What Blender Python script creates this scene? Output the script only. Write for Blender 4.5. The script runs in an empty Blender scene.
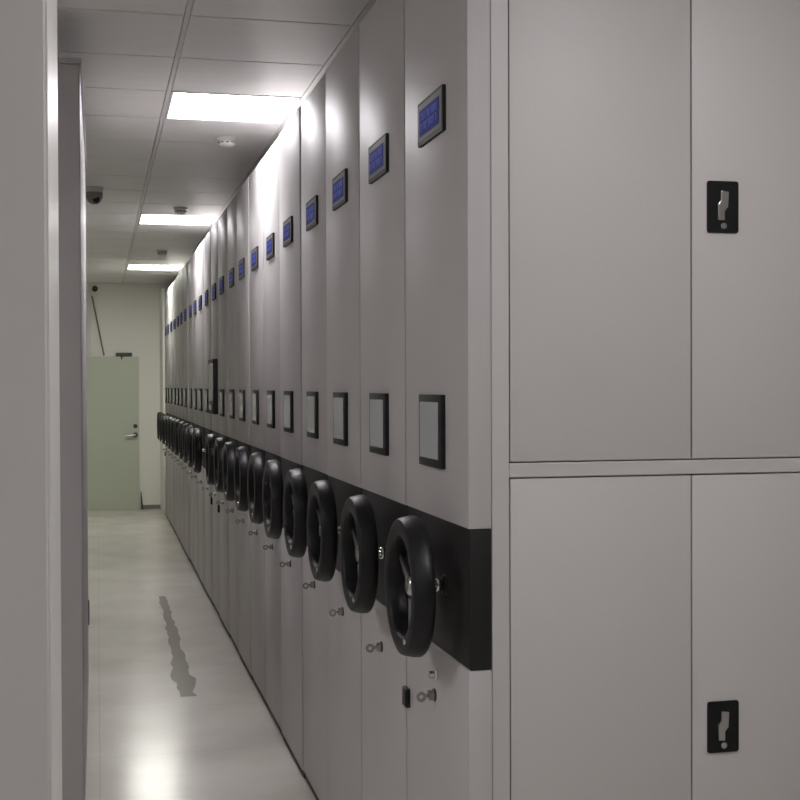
import bpy, bmesh, math, random
from mathutils import Matrix, Vector
random.seed(7)
PI = math.pi
sc = bpy.context.scene
COL = sc.collection

# ---------------------------------------------------------------- camera, world, exposure
EYE = 1.564
CEIL = 2.864
cam_d = bpy.data.cameras.new('camera')
cam = bpy.data.objects.new('camera', cam_d)
COL.objects.link(cam)
cam_d.sensor_width = 36.0
cam_d.lens = 36.0 * 1300 / 800
cam_d.clip_start = 0.02
cam.matrix_world = (Matrix.Translation((0, 0, EYE)) @ Matrix.Rotation(-math.radians(13.10), 4, 'Z')
                    @ Matrix.Rotation(math.radians(90 - 0.66), 4, 'X') @ Matrix.Rotation(-0.0035, 4, 'Z'))
sc.camera = cam
w = bpy.data.worlds.new('world'); sc.world = w; w.use_nodes = True
w.node_tree.nodes['Background'].inputs[0].default_value = (0.8, 0.85, 0.9, 1)
w.node_tree.nodes['Background'].inputs[1].default_value = 0.0
sc.view_settings.view_transform = 'Standard'
sc.view_settings.look = 'None'
sc.view_settings.gamma = 1.0
sc.view_settings.use_curve_mapping = False
sc.view_settings.exposure = 0.0
LIGHT = 28.0                     # emission of the ceiling light panels

# ---------------------------------------------------------------- materials
def mat(name, col, rough=0.5, metal=0.0, var=0.0, scale=3.0, bump=0.0, bscale=200.0, spec=0.5, coat=0.0,
        stretch=(1, 1, 1), emit=None, estr=0.0):
    m = bpy.data.materials.new(name); m.use_nodes = True
    nt = m.node_tree; b = nt.nodes['Principled BSDF']
    b.inputs['Base Color'].default_value = (*col, 1)
    b.inputs['Roughness'].default_value = rough
    b.inputs['Metallic'].default_value = metal
    b.inputs['Specular IOR Level'].default_value = spec
    b.inputs['Coat Weight'].default_value = coat
    tc = nt.nodes.new('ShaderNodeTexCoord')
    mp = nt.nodes.new('ShaderNodeMapping'); mp.inputs['Scale'].default_value = stretch
    nt.links.new(tc.outputs['Object'], mp.inputs['Vector'])
    if var:
        n = nt.nodes.new('ShaderNodeTexNoise'); n.inputs['Scale'].default_value = scale; n.inputs['Detail'].default_value = 4
        r = nt.nodes.new('ShaderNodeMix'); r.data_type = 'RGBA'
        r.inputs[6].default_value = (*[c * (1 - var) for c in col], 1)
        r.inputs[7].default_value = (*[min(1, c * (1 + var)) for c in col], 1)
        nt.links.new(mp.outputs[0], n.inputs['Vector'])
        nt.links.new(n.outputs['Fac'], r.inputs[0]); nt.links.new(r.outputs[2], b.inputs['Base Color'])
    if bump:
        n2 = nt.nodes.new('ShaderNodeTexNoise'); n2.inputs['Scale'].default_value = bscale
        bp = nt.nodes.new('ShaderNodeBump'); bp.inputs['Strength'].default_value = bump; bp.inputs['Distance'].default_value = 0.002
        nt.links.new(mp.outputs[0], n2.inputs['Vector'])
        nt.links.new(n2.outputs['Fac'], bp.inputs['Height']); nt.links.new(bp.outputs[0], b.inputs['Normal'])
    if emit:
        b.inputs['Emission Color'].default_value = (*emit, 1); b.inputs['Emission Strength'].default_value = estr
    return m

M = {}
M['panel'] = mat('powder_coated_panel', (0.45, 0.436, 0.43), 0.48, var=0.03, scale=1.2, spec=0.22)
M['door'] = mat('powder_coated_door', (0.48, 0.463, 0.452), 0.5, var=0.03, scale=1.5, bump=0.15, bscale=260)
M['frame'] = mat('powder_coated_frame', (0.48, 0.463, 0.452), 0.5, var=0.02)
M['band'] = mat('black_band', (0.016, 0.0155, 0.015), 0.5, spec=0.22)
M['plinth'] = mat('dark_plinth', (0.03, 0.022, 0.018), 0.6)
M['gap'] = mat('shadow_gap_rubber', (0.03, 0.028, 0.026), 0.8)
M['black'] = mat('black_plastic', (0.006, 0.006, 0.007), 0.42, spec=0.3)
M['bezel'] = mat('bezel_dark_plastic', (0.02, 0.02, 0.021), 0.5, spec=0.25)
M['bezel_face'] = mat('bezel_silver_face', (0.16, 0.155, 0.15), 0.5, spec=0.2)
M['blue'] = mat('blue_display', (0.02, 0.025, 0.12), 0.6, spec=0.08, emit=(0.02, 0.03, 0.35), estr=0.12)
M['blue_seg'] = mat('blue_display_segment', (0.06, 0.08, 0.3), 0.6, spec=0.08, emit=(0.2, 0.25, 0.7), estr=0.22)
M['glass_card'] = mat('label_card', (0.36, 0.38, 0.39), 0.25, var=0.08, scale=6)
M['chrome'] = mat('chrome', (0.75, 0.74, 0.72), 0.18, metal=1.0)
M['alu'] = mat('brushed_aluminium', (0.55, 0.55, 0.55), 0.32, metal=1.0)
M['nickel'] = mat('dull_nickel', (0.42, 0.41, 0.39), 0.25, metal=1.0)
M['red'] = mat('red_plastic', (0.5, 0.03, 0.03), 0.4)
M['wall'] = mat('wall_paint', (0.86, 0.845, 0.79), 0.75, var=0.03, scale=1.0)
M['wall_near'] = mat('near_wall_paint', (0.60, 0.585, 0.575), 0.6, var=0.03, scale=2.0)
M['cab_side'] = mat('cabinet_grey_paint', (0.36, 0.34, 0.34), 0.45, var=0.02)
M['ctile'] = mat('ceiling_tile', (0.82, 0.81, 0.80), 0.4, metal=0.0, var=0.05, scale=4, bump=0.25, bscale=40, stretch=(1, 6, 1))
M['tbar'] = mat('ceiling_runner', (0.7, 0.69, 0.67), 0.4)
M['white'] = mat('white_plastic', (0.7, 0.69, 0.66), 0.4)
M['green_door'] = mat('pale_green_door', (0.55, 0.585, 0.48), 0.5, var=0.03)
M['grey_metal'] = mat('grey_conduit', (0.22, 0.215, 0.2), 0.5)
M['dark'] = mat('dark_housing', (0.05, 0.05, 0.05), 0.35)
M['puddle'] = mat('wet_stain', (0.31, 0.285, 0.245), 0.2)
def lightmat(name, col, s):
    m = bpy.data.materials.new(name); m.use_nodes = True; nt = m.node_tree
    nt.nodes.clear(); e = nt.nodes.new('ShaderNodeEmission'); o = nt.nodes.new('ShaderNodeOutputMaterial')
    e.inputs[0].default_value = (*col, 1); e.inputs[1].default_value = s; nt.links.new(e.outputs[0], o.inputs[0]); return m
M['light'] = lightmat('light_diffuser_cool', (1.0, 0.965, 1.0), LIGHT)
M['light_far'] = lightmat('light_diffuser_warm', (0.98, 0.99, 0.9), LIGHT * 1.15)

# floor: large pale glossy tiles
fm = mat('floor_tile', (0.46, 0.435, 0.38), 0.16, spec=0.6)
nt = fm.node_tree; b = nt.nodes['Principled BSDF']
tc = nt.nodes.new('ShaderNodeTexCoord')
br = nt.nodes.new('ShaderNodeTexBrick')
br.offset = 0; br.inputs['Scale'].default_value = 1
br.inputs['Color1'].default_value = (0.74, 0.71, 0.65, 1); br.inputs['Color2'].default_value = (0.72, 0.69, 0.63, 1)
br.inputs['Mortar'].default_value = (0.60, 0.57, 0.52, 1); br.inputs['Mortar Size'].default_value = 0.002
br.inputs['Brick Width'].default_value = 0.8; br.inputs['Row Height'].default_value = 0.8
ns = nt.nodes.new('ShaderNodeTexNoise'); ns.inputs['Scale'].default_value = 2.2; ns.inputs['Detail'].default_value = 5
mx = nt.nodes.new('ShaderNodeMix'); mx.data_type = 'RGBA'; mx.blend_type = 'MULTIPLY'; mx.inputs[0].default_value = 0.35
rp = nt.nodes.new('ShaderNodeValToRGB'); rp.color_ramp.elements[0].color = (0.72, 0.7, 0.66, 1); rp.color_ramp.elements[1].color = (1, 1, 1, 1)
rp.color_ramp.elements[0].position = 0.35; rp.color_ramp.elements[1].position = 0.6
nt.links.new(tc.outputs['Object'], br.inputs['Vector']); nt.links.new(tc.outputs['Object'], ns.inputs['Vector'])
nt.links.new(ns.outputs['Fac'], rp.inputs[0]); nt.links.new(br.outputs['Color'], mx.inputs[6]); nt.links.new(rp.outputs[0], mx.inputs[7])
nt.links.new(mx.outputs[2], b.inputs['Base Color'])
mr = nt.nodes.new('ShaderNodeMapRange'); mr.inputs[3].default_value = 0.12; mr.inputs[4].default_value = 0.26
nt.links.new(ns.outputs['Fac'], mr.inputs[0]); nt.links.new(mr.outputs[0], b.inputs['Roughness'])
M['floor'] = fm

# ---------------------------------------------------------------- mesh helpers
class MB:
    def __init__(self): self.bm = bmesh.new(); self.mats = []
    def _mi(self, m):
        if m not in self.mats: self.mats.append(m)
        return self.mats.index(m)
    def _merge(self, t, m):
        i = self._mi(m)
        for f in t.faces: f.material_index = i
        me = bpy.data.meshes.new('t'); t.to_mesh(me); t.free(); self.bm.from_mesh(me); bpy.data.meshes.remove(me)
    def box(self, x0, x1, y0, y1, z0, z1, m, bev=0.0, seg=2):
        t = bmesh.new(); bmesh.ops.create_cube(t, size=1)
        bmesh.ops.scale(t, vec=(x1 - x0, y1 - y0, z1 - z0), verts=t.verts)
        bmesh.ops.translate(t, vec=((x0 + x1) / 2, (y0 + y1) / 2, (z0 + z1) / 2), verts=t.verts)
        if bev: bmesh.ops.bevel(t, geom=t.edges[:], offset=bev, segments=seg, affect='EDGES', profile=0.5)
        self._merge(t, m); return self
    def lathe(self, prof, m, origin=(0, 0, 0), axis='X', n=32, closed=False):
        """prof: list of (r, h) about the axis; closed=True joins last to first (a ring)."""
        t = bmesh.new(); rings = []
        for r, h in prof:
            ring = []
            for k in range(n):
                a = 2 * PI * k / n
                c, s = r * math.cos(a), r * math.sin(a)
                v = {'X': (h, c, s), 'Y': (c, h, s), 'Z': (c, s, h)}[axis]
                ring.append(t.verts.new(Vector(v) + Vector(origin)))
            rings.append(ring)
        cnt = len(rings) if closed else len(rings) - 1
        for i in range(cnt):
            A, B = rings[i], rings[(i + 1) % len(rings)]
            for k in range(n):
                t.faces.new((A[k], A[(k + 1) % n], B[(k + 1) % n], B[k]))
        if not closed:
            t.faces.new(rings[0]); t.faces.new(rings[-1])
        bmesh.ops.remove_doubles(t, verts=t.verts, dist=1e-6)
        bmesh.ops.recalc_face_normals(t, faces=t.faces)
        self._merge(t, m); return self
    def prism(self, pts, d0, d1, m, axis='Y', bev=0.0):
        """outline pts (a, b) extruded along the axis from d0 to d1."""
        t = bmesh.new()
        f = lambda a, b_, d: {'X': (d, a, b_), 'Y': (a, d, b_), 'Z': (a, b_, d)}[axis]
        A = [t.verts.new(f(a, b_, d0)) for a, b_ in pts]; B = [t.verts.new(f(a, b_, d1)) for a, b_ in pts]
        t.faces.new(A); t.faces.new(B[::-1]); n = len(pts)
        for k in range(n): t.faces.new((A[k], B[k], B[(k + 1) % n], A[(k + 1) % n]))
        bmesh.ops.recalc_face_normals(t, faces=t.faces)
        if bev: bmesh.ops.bevel(t, geom=t.edges[:], offset=bev, segments=2, affect='EDGES', profile=0.5)
        self._merge(t, m); return self
    def bar(self, p0, p1, r, m, n=12):
        p0, p1 = Vector(p0), Vector(p1); d = p1 - p0
        t = bmesh.new(); bmesh.ops.create_cone(t, segments=n, radius1=r, radius2=r, depth=d.length, cap_ends=True)
        q = d.to_track_quat('Z', 'Y').to_matrix().to_4x4()
        bmesh.ops.transform(t, matrix=Matrix.Translation((p0 + p1) / 2) @ q, verts=t.verts)
        self._merge(t, m); return self
    def rrect(self, x0, x1, cy, cz, wy, wz, r, m):
        """rounded-corner plate in the plane across x"""
        pts = []
        for (sx, sz, a0) in ((1, 1, 0), (-1, 1, 90), (-1, -1, 180), (1, -1, 270)):
            for k in range(5):
                a = math.radians(a0 + 22.5 * k)
                pts.append((cy + sx * (wy / 2 - r) + r * math.cos(a), cz + sz * (wz / 2 - r) + r * math.sin(a)))
        return self.prism(pts, x0, x1, m, 'X')
    def build(self, name, parent=None, loc=None, smooth=False):
        me = bpy.data.meshes.new(name); self.bm.to_mesh(me); self.bm.free()
        for m in self.mats: me.materials.append(M[m])
        if smooth:
            for p in me.polygons: p.use_smooth = True
            me.set_sharp_from_angle(angle=math.radians(40))
        o = bpy.data.objects.new(name, me); COL.objects.link(o)
        if parent: o.parent = parent
        if loc: o.location = loc
        return o

def thing(name, label, cat, loc=(0, 0, 0), rz=0, group=None):
    o = bpy.data.objects.new(name, None); COL.objects.link(o)
    o.empty_display_size = 0.1; o.location = loc; o.rotation_euler.z = rz
    return tag(o, label, cat, group)
def tag(o, label, cat, group=None):
    o['label'] = label; o['category'] = cat
    if group: o['group'] = group
    return o
def struct(o): o['kind'] = 'structure'; return o
def kids(o): return [c for c in bpy.data.objects if c.parent == o]
def copy_tree(o, parent=None):
    c = o.copy(); COL.objects.link(c); c.parent = parent
    for ch in kids(o): copy_tree(ch, c)
    return c

# ---------------------------------------------------------------- setting
XW0, XW1, YW0, YW1 = -3.2, 4.6, -5.0, 16.84
XL = -0.058                                     # line of the left-hand fronts
struct(MB().box(XW0, XW1, YW0, YW1, -0.1, 0, 'floor').build('floor'))
struct(MB().box(XW0 - .1, XW0, YW0, YW1 + .1, -0.1, CEIL + .15, 'wall').build('wall_left'))
struct(MB().box(XW1, XW1 + .1, YW0, YW1 + .1, -0.1, CEIL + .15, 'wall').build('wall_right'))
struct(MB().box(XW0, XW1, YW1, YW1 + .1, -0.1, CEIL + .15, 'wall').build('wall_back'))
struct(MB().box(XW0 - .1, XW1 + .1, YW0 - .1, YW0, -0.1, CEIL + .15, 'wall').build('wall_front'))
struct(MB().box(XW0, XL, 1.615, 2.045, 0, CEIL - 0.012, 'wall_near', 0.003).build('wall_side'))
struct(MB().box(XL, XL + .002, 1.617, 2.043, 0, CEIL - .012, 'white').build('lit_side_strip'))  # white sheet over the wall's side face, its lit brightness put into the colour
struct(MB().box(0.53, XW1, YW1 - .012, YW1, 0, 0.05, 'grey_metal', 0.003).build('baseboard_back'))

# ceiling: dark void board, 600 mm tiles with open joints, pale runners
LIGHTS = [(0.315, 5.83, 0), (0.315, 10.03, 0), (0.315, 14.23, 1), (0.915, 1.03, 0), (-1.485, -1.37, 0),
          (-2.085, 2.23, 0)]  # last three are unseen, added to light doors, near left wall and side gap
cb = MB()
GX, GY, P = 0.315, 5.83, 0.6
x = GX - 3 * P
ix = -7
while GX + ix * P < XW1:
    x0 = GX + ix * P; iy = -17
    while GY + iy * P < YW1:
        y0 = GY + iy * P
        if not any(abs(x0 - lx) < .01 and abs(y0 - ly) < .01 for lx, ly, _ in LIGHTS):
            a0, a1 = max(x0 + .011, XW0), min(x0 + P - .011, XW1)
            b0, b1 = max(y0 + .006, YW0), min(y0 + P - .006, YW1)
            if a1 > a0 and b1 > b0: cb.box(a0, a1, b0, b1, CEIL, CEIL + .012, 'ctile', 0.0015, 1)
        iy += 1
    ix += 1
cb.box(XW0, XW1, YW0, YW1, CEIL + .06, CEIL + .08, 'gap')
struct(cb.build('ceiling'))
rb = MB()
for i in range(-6, 9):
    x0 = GX + i * P
    if XW0 + .02 < x0 < XW1 - .02: rb.box(x0 - .0085, x0 + .0085, YW0, YW1, CEIL - .001, CEIL + .05, 'tbar')
struct(rb.build('trim_1'))

# ---------------------------------------------------------------- ceiling lights
lab = ['large glowing square panel, nearest of the three lights over the aisle',
       'middle one of three glowing ceiling panels over the aisle',
       'farthest glowing ceiling panel over the aisle, by the back wall',
       'unseen square ceiling panel light in front of the grey cabinet doors, added to light them',
       'unseen square ceiling panel light behind and left of the camera, added to light the near wall',
       'unseen square ceiling panel light left of the row, added to fill the side gap',
]
for i, (lx, ly, warm) in enumerate(LIGHTS):
    t = thing('ceiling_light', lab[i], 'ceiling light', (lx + .3, ly + .3, CEIL), 0, 'square panel lights set in the ceiling')
    f = MB()
    for a in ((-.288, .288, -.296, -.284), (-.288, .288, .284, .296), (-.288, -.276, -.284, .284), (.276, .288, -.284, .284)):
        f.box(*a, -.003, .02, 'white', 0.001, 1)
    f.build('frame', t)
    MB().box(-.276, .276, -.284, .284, .002, .010, 'light_far' if warm else 'light').build('diffuser', t)

# ---------------------------------------------------------------- mobile shelving unit (end panel faces -x)
XP = 0.787; TOPZ = 2.668; W = 0.595; Y0 = 3.021; UL = 2.0; TK = 0.053
def y_text(mb, x, cy, cz, wy, wz):                    # faint characters on the blue display
    R = random.Random(3)
    for row, zz in enumerate((.27, -.22)):
        k = -0.42
        while k < 0.40:
            ww = R.uniform(.05, .09)
            mb.box(x - .0006, x, cy + k * wy, cy + (k + .02) * wy, cz + (zz - .17) * wz, cz + (zz + .17) * wz, 'blue_seg')
            mb.box(x - .0006, x, cy + k * wy, cy + (k + ww) * wy, cz + (zz + .12) * wz, cz + (zz + .17) * wz, 'blue_seg')
            if R.random() > .4: mb.box(x - .0006, x, cy + (k + ww) * wy, cy + (k + ww + .02) * wy, cz + (zz - .17) * wz, cz + (zz + .17) * wz, 'blue_seg')
            k += ww + .06
def carcass(t, doors=False):
    # metal body behind the end panel, open bays with shelves between steel sides
    h = W / 2 - .004; b = MB()
    if not doors:
        b.box(TK, UL, -h + .006, h - .006, .06, TOPZ - .01, 'frame', .002, 1)
    b.box(.03, UL, -h + .02, h - .02, 0, .06, 'plinth')
    b.build('body', t)
def make_unit(control=False):
    t = bpy.data.objects.new('mobile_shelving_unit', None); COL.objects.link(t)
    h = W / 2 - .0038
    carcass(t)
    MB().box(0, TK, -h, h, 1.248, TOPZ, 'panel', .003, 2).build('upper_panel', t, smooth=True)
    MB().box(.003, TK, -h, h, .938, 1.247, 'band', .003, 2).build('black_band', t, smooth=True)
    MB().box(0, TK, -h, h, .032, .937, 'panel', .003, 2).build('lower_panel', t, smooth=True)
    MB().box(.008, TK, -h, h, 0, .031, 'plinth').build('kick_plate', t)
    # display
    d = MB().rrect(-.009, .0, 0, 2.205, .236, .106, .004, 'bezel').rrect(-.0095, -.0085, 0, 2.207, .218, .088, .003, 'bezel_face').build('display', t)
    s = MB().rrect(-.0105, -.008, .004, 2.205, .184, .064, .002, 'blue'); y_text(s, -.0105, .004, 2.205, .17, .05); s.build('screen', d)
    # label holder, or the tall control terminal
    if not control:
        l = MB()
        l.box(-.012, 0, -.106, .106, 1.368, 1.541, 'bezel', .002, 2)
        l.build('label_holder', t, smooth=True)
        MB().box(-.0127, -.0115, -.082, .092, 1.388, 1.523, 'glass_card').build('label_card', [c for c in kids(t) if c.name.startswith('label_holder')][0])
    else:
        l = MB().box(-.03, 0, -.2, .2, 1.372, 1.745, 'bezel', .004, 2).build('control_terminal', t, smooth=True)
        MB().box(-.0312, -.03, -.165, .165, 1.46, 1.715, 'glass_card').build('screen', l)
        k = MB().box(-.034, -.03, -.12, .12, 1.385, 1.445, 'black', .002, 1)
        for i in range(6): k.box(-.036, -.034, -.105 + i * .036, -.082 + i * .036, 1.4, 1.43, 'alu')
        k.build('keypad', l)
    # cam lock with its key
    k = MB().lathe([(.0001, -.016), (.0125, -.016), (.0125, -.004)], 'nickel', (0, 0, .818), 'X', 20).lathe([(.0155, -.004), (.0155, 0)], 'dark', (0, 0, .818), 'X', 20).build('lock', t, smooth=True)
    MB().box(-.026, -.014, -.0015, .0015, .813, .821, 'nickel').lathe([(.005, -.002), (.0125, -.002), (.0125, .002), (.005, .002)], 'nickel', (-.034, 0, .815), 'Y', 18, True).build('key', k)
    # hand wheel
    if not control:
        wx, wy, wz = -.084, -.09, 1.097
        rim = MB()
        prof = [(.115, -.018), (.119, -.024), (.134, -.027), (.148, -.0265), (.155, -.024), (.159, -.016), (.163, .004), (.163, .016), (.159, .022), (.150, .024), (.122, .022), (.116, .017)]
        rim.lathe(prof, 'black', (0, 0, 0), 'X', 56, True)
        wh = rim.build('handwheel', t, (wx, wy, wz), smooth=True)
        for a in (270, 30, 150):
            a = math.radians(a); s = MB(); c, sn = math.cos(a), math.sin(a)
            pts = [(.02, .021), (.116, .012), (.116, -.012), (.02, -.021)]
            P2 = [(r * c - q * sn, r * sn + q * c) for r, q in pts]
            s.prism(P2, .002, .010, 'black', 'X', .002)
            P3 = [(r * c - q * sn, r * sn + q * c) for r, q in [(.03, .011), (.112, .005), (.112, -.005), (.03, -.011)]]
            s.prism(P3, -.001, .003, 'alu', 'X', .0008)
            s.build('spoke', wh)
        MB().lathe([(.001, -.008), (.016, -.008), (.022, -.003), (.026, .004), (.026, .014), (.018, .024)], 'nickel', n=28).build('hub', wh, smooth=True)
        MB().lathe([(.011, .024), (.011, .084)], 'chrome', n=16).lathe([(.012, .077), (.022, .080), (.024, .087)], 'black', n=24).lathe([(.011, .056), (.015, .060), (.017, .068), (.015, .075), (.011, .078)], 'chrome', n=20).build('shaft', wh, smooth=True)
        MB().lathe([(.004, -.030), (.008, -.029), (.009, -.020), (.007, -.016)], 'chrome', (0, -.128 * .5, -.128 * .9), n=14).build('locking_pin', wh, smooth=True)
    return t
proto = make_unit()
ctrl = make_unit(True)

ordn = ['first', 'second', 'third', 'fourth', 'fifth', 'sixth', 'seventh', 'eighth', 'ninth', 'tenth', 'eleventh', 'twelfth',
        'thirteenth', 'fourteenth', 'fifteenth', 'sixteenth', 'seventeenth', 'eighteenth', 'nineteenth', 'twentieth', 'twenty-first', 'twenty-second']
NU = 22
units = []
for k in range(NU):
    t = ctrl if k == 10 else proto if k == 0 else copy_tree(proto)
    t.location = (XP + (0 if k == 0 else random.uniform(-.004, .004)), Y0 + k * W, 0)
    if k == 0: lb = 'nearest mobile shelving unit of the row, its long side with grey doors facing the camera'
    elif k == 10: lb = 'grey mobile unit with a tall control screen and no hand wheel, between two wheeled units'
    elif k == 9: lb = 'grey wheeled mobile unit just nearer the camera than the one with the tall control screen'
    elif k == 11: lb = 'grey wheeled mobile unit just beyond the one with the tall control screen'
    elif k == NU - 1: lb = 'farthest grey wheeled mobile unit of the row, closest to the white back wall'
    elif k < 10: lb = 'grey mobile unit with black hand wheel, %s in the row counting away from the camera' % ordn[k]
    else: lb = 'grey mobile unit with black hand wheel, %s in the row from the back wall' % ordn[NU - 1 - k]
    tag(t, lb, 'shelving unit', 'mobile shelving units in one long row')
    units.append(t)

def seam_box(k, side, red=False):                     # small black latch box on the seam
    m = MB().box(-.013, 0, -.022, .022, .725, .775, 'black', .003, 2)
    o = m.build('latch_box', units[k], (0, side * (W / 2 - .024), 0), smooth=True)
    if red: MB().box(-.0145, -.0125, -.018, .018, .755, .770, 'red').build('indicator', o)
seam_box(0, 1); seam_box(9, 1, True); seam_box(10, 1); seam_box(NU - 1, 1)
# second knob, only on the nearest unit
MB().lathe([(.0001, -.02), (.009, -.02), (.010, -.006), (.013, -.004), (.013, 0)], 'chrome', (0, -.02, .872), 'X', 18).build('knob', units[0], smooth=True)

# doors of the nearest unit (facing the camera)
u0 = units[0]
for c in kids(u0):
    if c.name.startswith('body'): body0 = c
YF = -W / 2 + .0055                # local y of the door side
fr = MB()
x0, bay, post = TK, .868, .0425
xs = [TK]; n_b = 2
XE = TK + post + n_b * (bay + post)
fr.box(TK + .001, XE, YF + .022, W / 2 - .012, .06, TOPZ - .01, 'frame')             # carcass
for j in range(n_b + 1):
    px0 = TK + .001 + j * (bay + post)
    fr.box(px0, px0 + post - .002, YF, YF + .03, .03, TOPZ, 'frame', .0015, 1)
for j in range(n_b):
    a = TK + post + j * (bay + post); 
    for (z0, z1) in ((.03, .10), (1.359, 1.391), (2.62, TOPZ)):
        fr.box(a - .001, a + bay + .001, YF, YF + .03, z0, z1, 'frame', .0015, 1)
fr.box(TK, XE, -W / 2 + .03, W / 2 - .02, 0, .06, 'plinth')
me = body0.data
o = fr.build('body', u0); o.name = 'cabinet_body'
bpy.data.objects.remove(body0, do_unlink=True)
for j in range(n_b):
    a = TK + post + j * (bay + post)
    for (z0, z1, up) in ((.101, 1.356, False), (1.394, 2.619, True)):
        for s in (0, 1):
            wd = bay / 2
            dx0 = a + s * wd + .0015; dx1 = a + (s + 1) * wd - .0015
            d = MB().box(dx0, dx1, YF + .0015, YF + .02, z0, z1, 'door', .002, 2).build('cabinet_door', u0, smooth=True)
            if s == 1:
                cx = dx0 + .075; cz = 1.968 if up else .778
                hd = MB()
                pts = []
                def rr(w_, h_, r_):
                    out = []
                    for (sx, sz, a0) in ((1, 1, 0), (-1, 1, 90), (-1, -1, 180), (1, -1, 270)):
                        for q in range(5):
                            an = math.radians(a0 + 22.5 * q)
                            out.append((cx + sx * (w_ / 2 - r_) + r_ * math.cos(an), cz + sz * (h_ / 2 - r_) + r_ * math.sin(an)))
                    return out
                hd.prism(rr(.078, .118, .006), YF - .0025, YF + .002, 'black', 'Y', .0008)
                h_ = hd.build('recessed_handle', d)
                lev = [(-.003, .036), (.017, .034), (.015, .000), (.006, -.010), (.006, -.031), (-.011, -.030), (-.012, .006), (-.004, .014)]
                MB().prism([(cx - .003 + p * .92, cz + q) for p, q in lev], YF - .007, YF - .0024, 'alu', 'Y', .001).build('lever', h_)
                MB().lathe([(.0001, YF - .005), (.006, YF - .005), (.0075, YF - .0024)], 'alu', (cx + .002, 0, cz - .043), 'Y', 16).build('keyhole', h_, smooth=True)

# ---------------------------------------------------------------- tall cabinet on the left
t = thing('tall_cabinet', 'tall dark grey cabinet standing behind the near left wall edge, narrow pale side', 'cabinet', (XL + .005, 4.62, 0))
MB().box(-.9, 0, 0, 2.33, .04, 2.672, 'cab_side', .003, 1).build('body', t)
MB().box(-.9, .007, -.01, 2.33, 2.672, 2.69, 'cab_side', .002, 1).build('top_cap', t)
MB().box(-.88, -.01, .01, 2.32, 0, .04, 'plinth').build('plinth', t)
MB().box(0, .006, 2.26, 2.29, .33, .46, 'dark', .002, 1).build('latch', t)

# ---------------------------------------------------------------- door and fittings at the back wall
def dfix(o): return struct(o)
d = struct(MB().box(-.37, .513, YW1 - .045, YW1, 0, 1.935, 'green_door', .003, 2).build('door_1'))
h = MB().lathe([(.001, -.012), (.027, -.012), (.027, 0)], 'dark', (.465, YW1 - .045, 1.055), 'Y', 20)
h.build('deadbolt', d, smooth=True)
h = MB().lathe([(.001, -.012), (.030, -.012), (.030, 0)], 'dark', (.465, YW1 - .045, .945), 'Y', 20)
h.bar((.465, YW1 - .05, .945), (.465, YW1 - .1, .945), .01, 'alu').bar((.468, YW1 - .1, .945), (.34, YW1 - .1, .935), .0095, 'alu')
h.build('door_handle', d, smooth=True)
c = MB().box(.23, .43, YW1 - .05, YW1, 1.938, 1.985, 'dark', .005, 2).bar((.30, YW1 - .055, 1.96), (.30, YW1 - .055, 1.90), .008, 'dark').build('door_closer')
tag(c, 'dark door closer bar fixed above the pale green door', 'door closer')
s = MB().prism([(.53, 0), (.56, 0), (.535, .22), (.525, .22)], YW1 - .06, YW1 - .0125, 'dark', 'Y').build('door_stop')
tag(s, 'dark tapered strip at floor beside the green door', 'door stop')
c = MB().bar((-.06, YW1 - .016, 2.70), (.085, YW1 - .016, 1.95), .010, 'grey_metal').build('conduit', smooth=True)
tag(c, 'thin grey conduit slanting down the back wall to the door top', 'pipe')
c = MB().box(-.125, -.078, YW1 - .04, YW1, 1.94, 2.78, 'white', .003, 1).build('cable_trunking')
tag(c, 'white vertical cable trunking in the left corner of the back wall', 'trunking')
p = struct(MB().box(.775, .805, 16.05, YW1, 0, 2.75, 'wall', .003, 1).build('wall_fin'))
p.name = 'wall_end'

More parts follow.
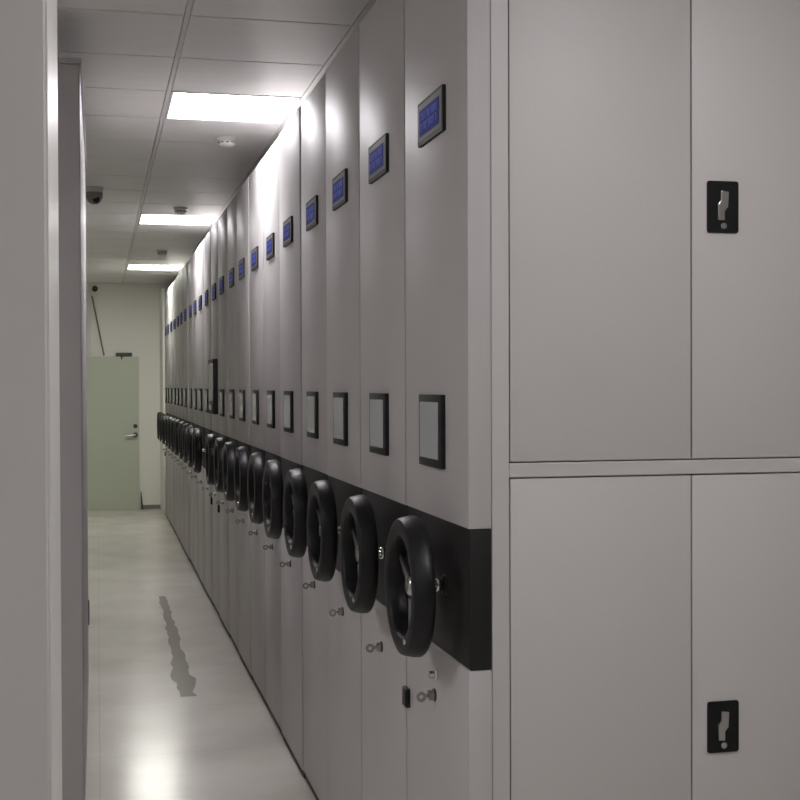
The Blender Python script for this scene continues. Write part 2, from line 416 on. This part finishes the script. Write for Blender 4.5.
# cameras
t = thing('dome_camera', 'grey turret security camera hanging from ceiling beside tall cabinet', 'security camera', (-.012, 8.75, CEIL))
MB().lathe([(.058, 0), (.058, -.022), (.052, -.032), (.046, -.034)], 'white', axis='Z').build('base', t, smooth=True)
MB().lathe([(.001, -.112), (.022, -.108), (.042, -.094), (.054, -.068), (.054, -.034), (.03, -.03)], 'grey_metal', axis='Z').build('ball', t, smooth=True)
MB().lathe([(.001, -.050), (.022, -.048), (.026, -.03)], 'black', (.012, 0, -.084), 'Y', 20).build('lens', t, smooth=True)
t = thing('wall_camera', 'small black round camera high on the back wall above the green door', 'security camera', (-.022, YW1, 2.79))
MB().lathe([(.001, -.05), (.025, -.048), (.036, -.03), (.036, 0)], 'black', axis='Y').build('housing', t, smooth=True)
MB().lathe([(.001, -.056), (.012, -.055), (.014, -.047)], 'dark', axis='Y').build('lens', t, smooth=True)

# smoke detectors
for (x, y, lb, dk) in ((0.668, 6.86, 'white smoke detector just beyond the nearest ceiling light panel', 0),
                       (.60, 9.62, 'small white smoke detector in front of the middle ceiling light panel', 0),
                       (.61, 12.7, 'farthest small smoke detector, in front of the last ceiling light panel', 1)):
    t = thing('smoke_detector', lb, 'smoke detector', (x, y, CEIL), 0, 'smoke detectors on the ceiling')
    MB().lathe([(.05, 0), (.052, -.014), (.046, -.018)], 'white', axis='Z').build('base', t, smooth=True)
    MB().lathe([(.03, -.018), (.041, -.020), (.043, -.036), (.030, -.046), (.001, -.048)], 'white', axis='Z').build('cover', t, smooth=True)
    v = MB()
    for q in range(10):
        a = 2 * PI * q / 10
        v.box(-.006, .006, -.001, .001, -.031, -.025, 'dark')
        v.bm.verts.ensure_lookup_table()
        bmesh.ops.transform(v.bm, matrix=Matrix.Rotation(a, 4, 'Z') @ Matrix.Translation((0, -.0425, 0)), verts=v.bm.verts[-8:])
    v.build('vent', t)

# dark wet mark on the floor
def blob(pts, name, z0=.0003, z1=.0012):
    b = MB(); b.prism(pts, z0, z1, 'puddle', 'Z'); return b.build(name)
R = random.Random(5)
ctr = [(.458, 9.8, .02), (.462, 9.5, .032), (.46, 9.0, .03), (.455, 8.5, .035), (.45, 8.0, .035), (.445, 7.5, .045), (.44, 7.0, .06), (.43, 6.5, .04)]
L, Rr = [], []
for i in range(len(ctr) - 1):
    (xa, ya, wa), (xb, yb, wb) = ctr[i], ctr[i + 1]
    for q in range(5):
        f = q / 5; xx = xa + (xb - xa) * f; yy = ya + (yb - ya) * f; ww = wa + (wb - wa) * f
        L.append((xx - ww * R.uniform(.7, 1.2), yy)); Rr.append((xx + ww * R.uniform(.6, 1.15), yy))
tag(blob(L + Rr[::-1], 'floor_stain', 0, .0009), 'irregular dark wet mark on the glossy floor of the aisle', 'stain')
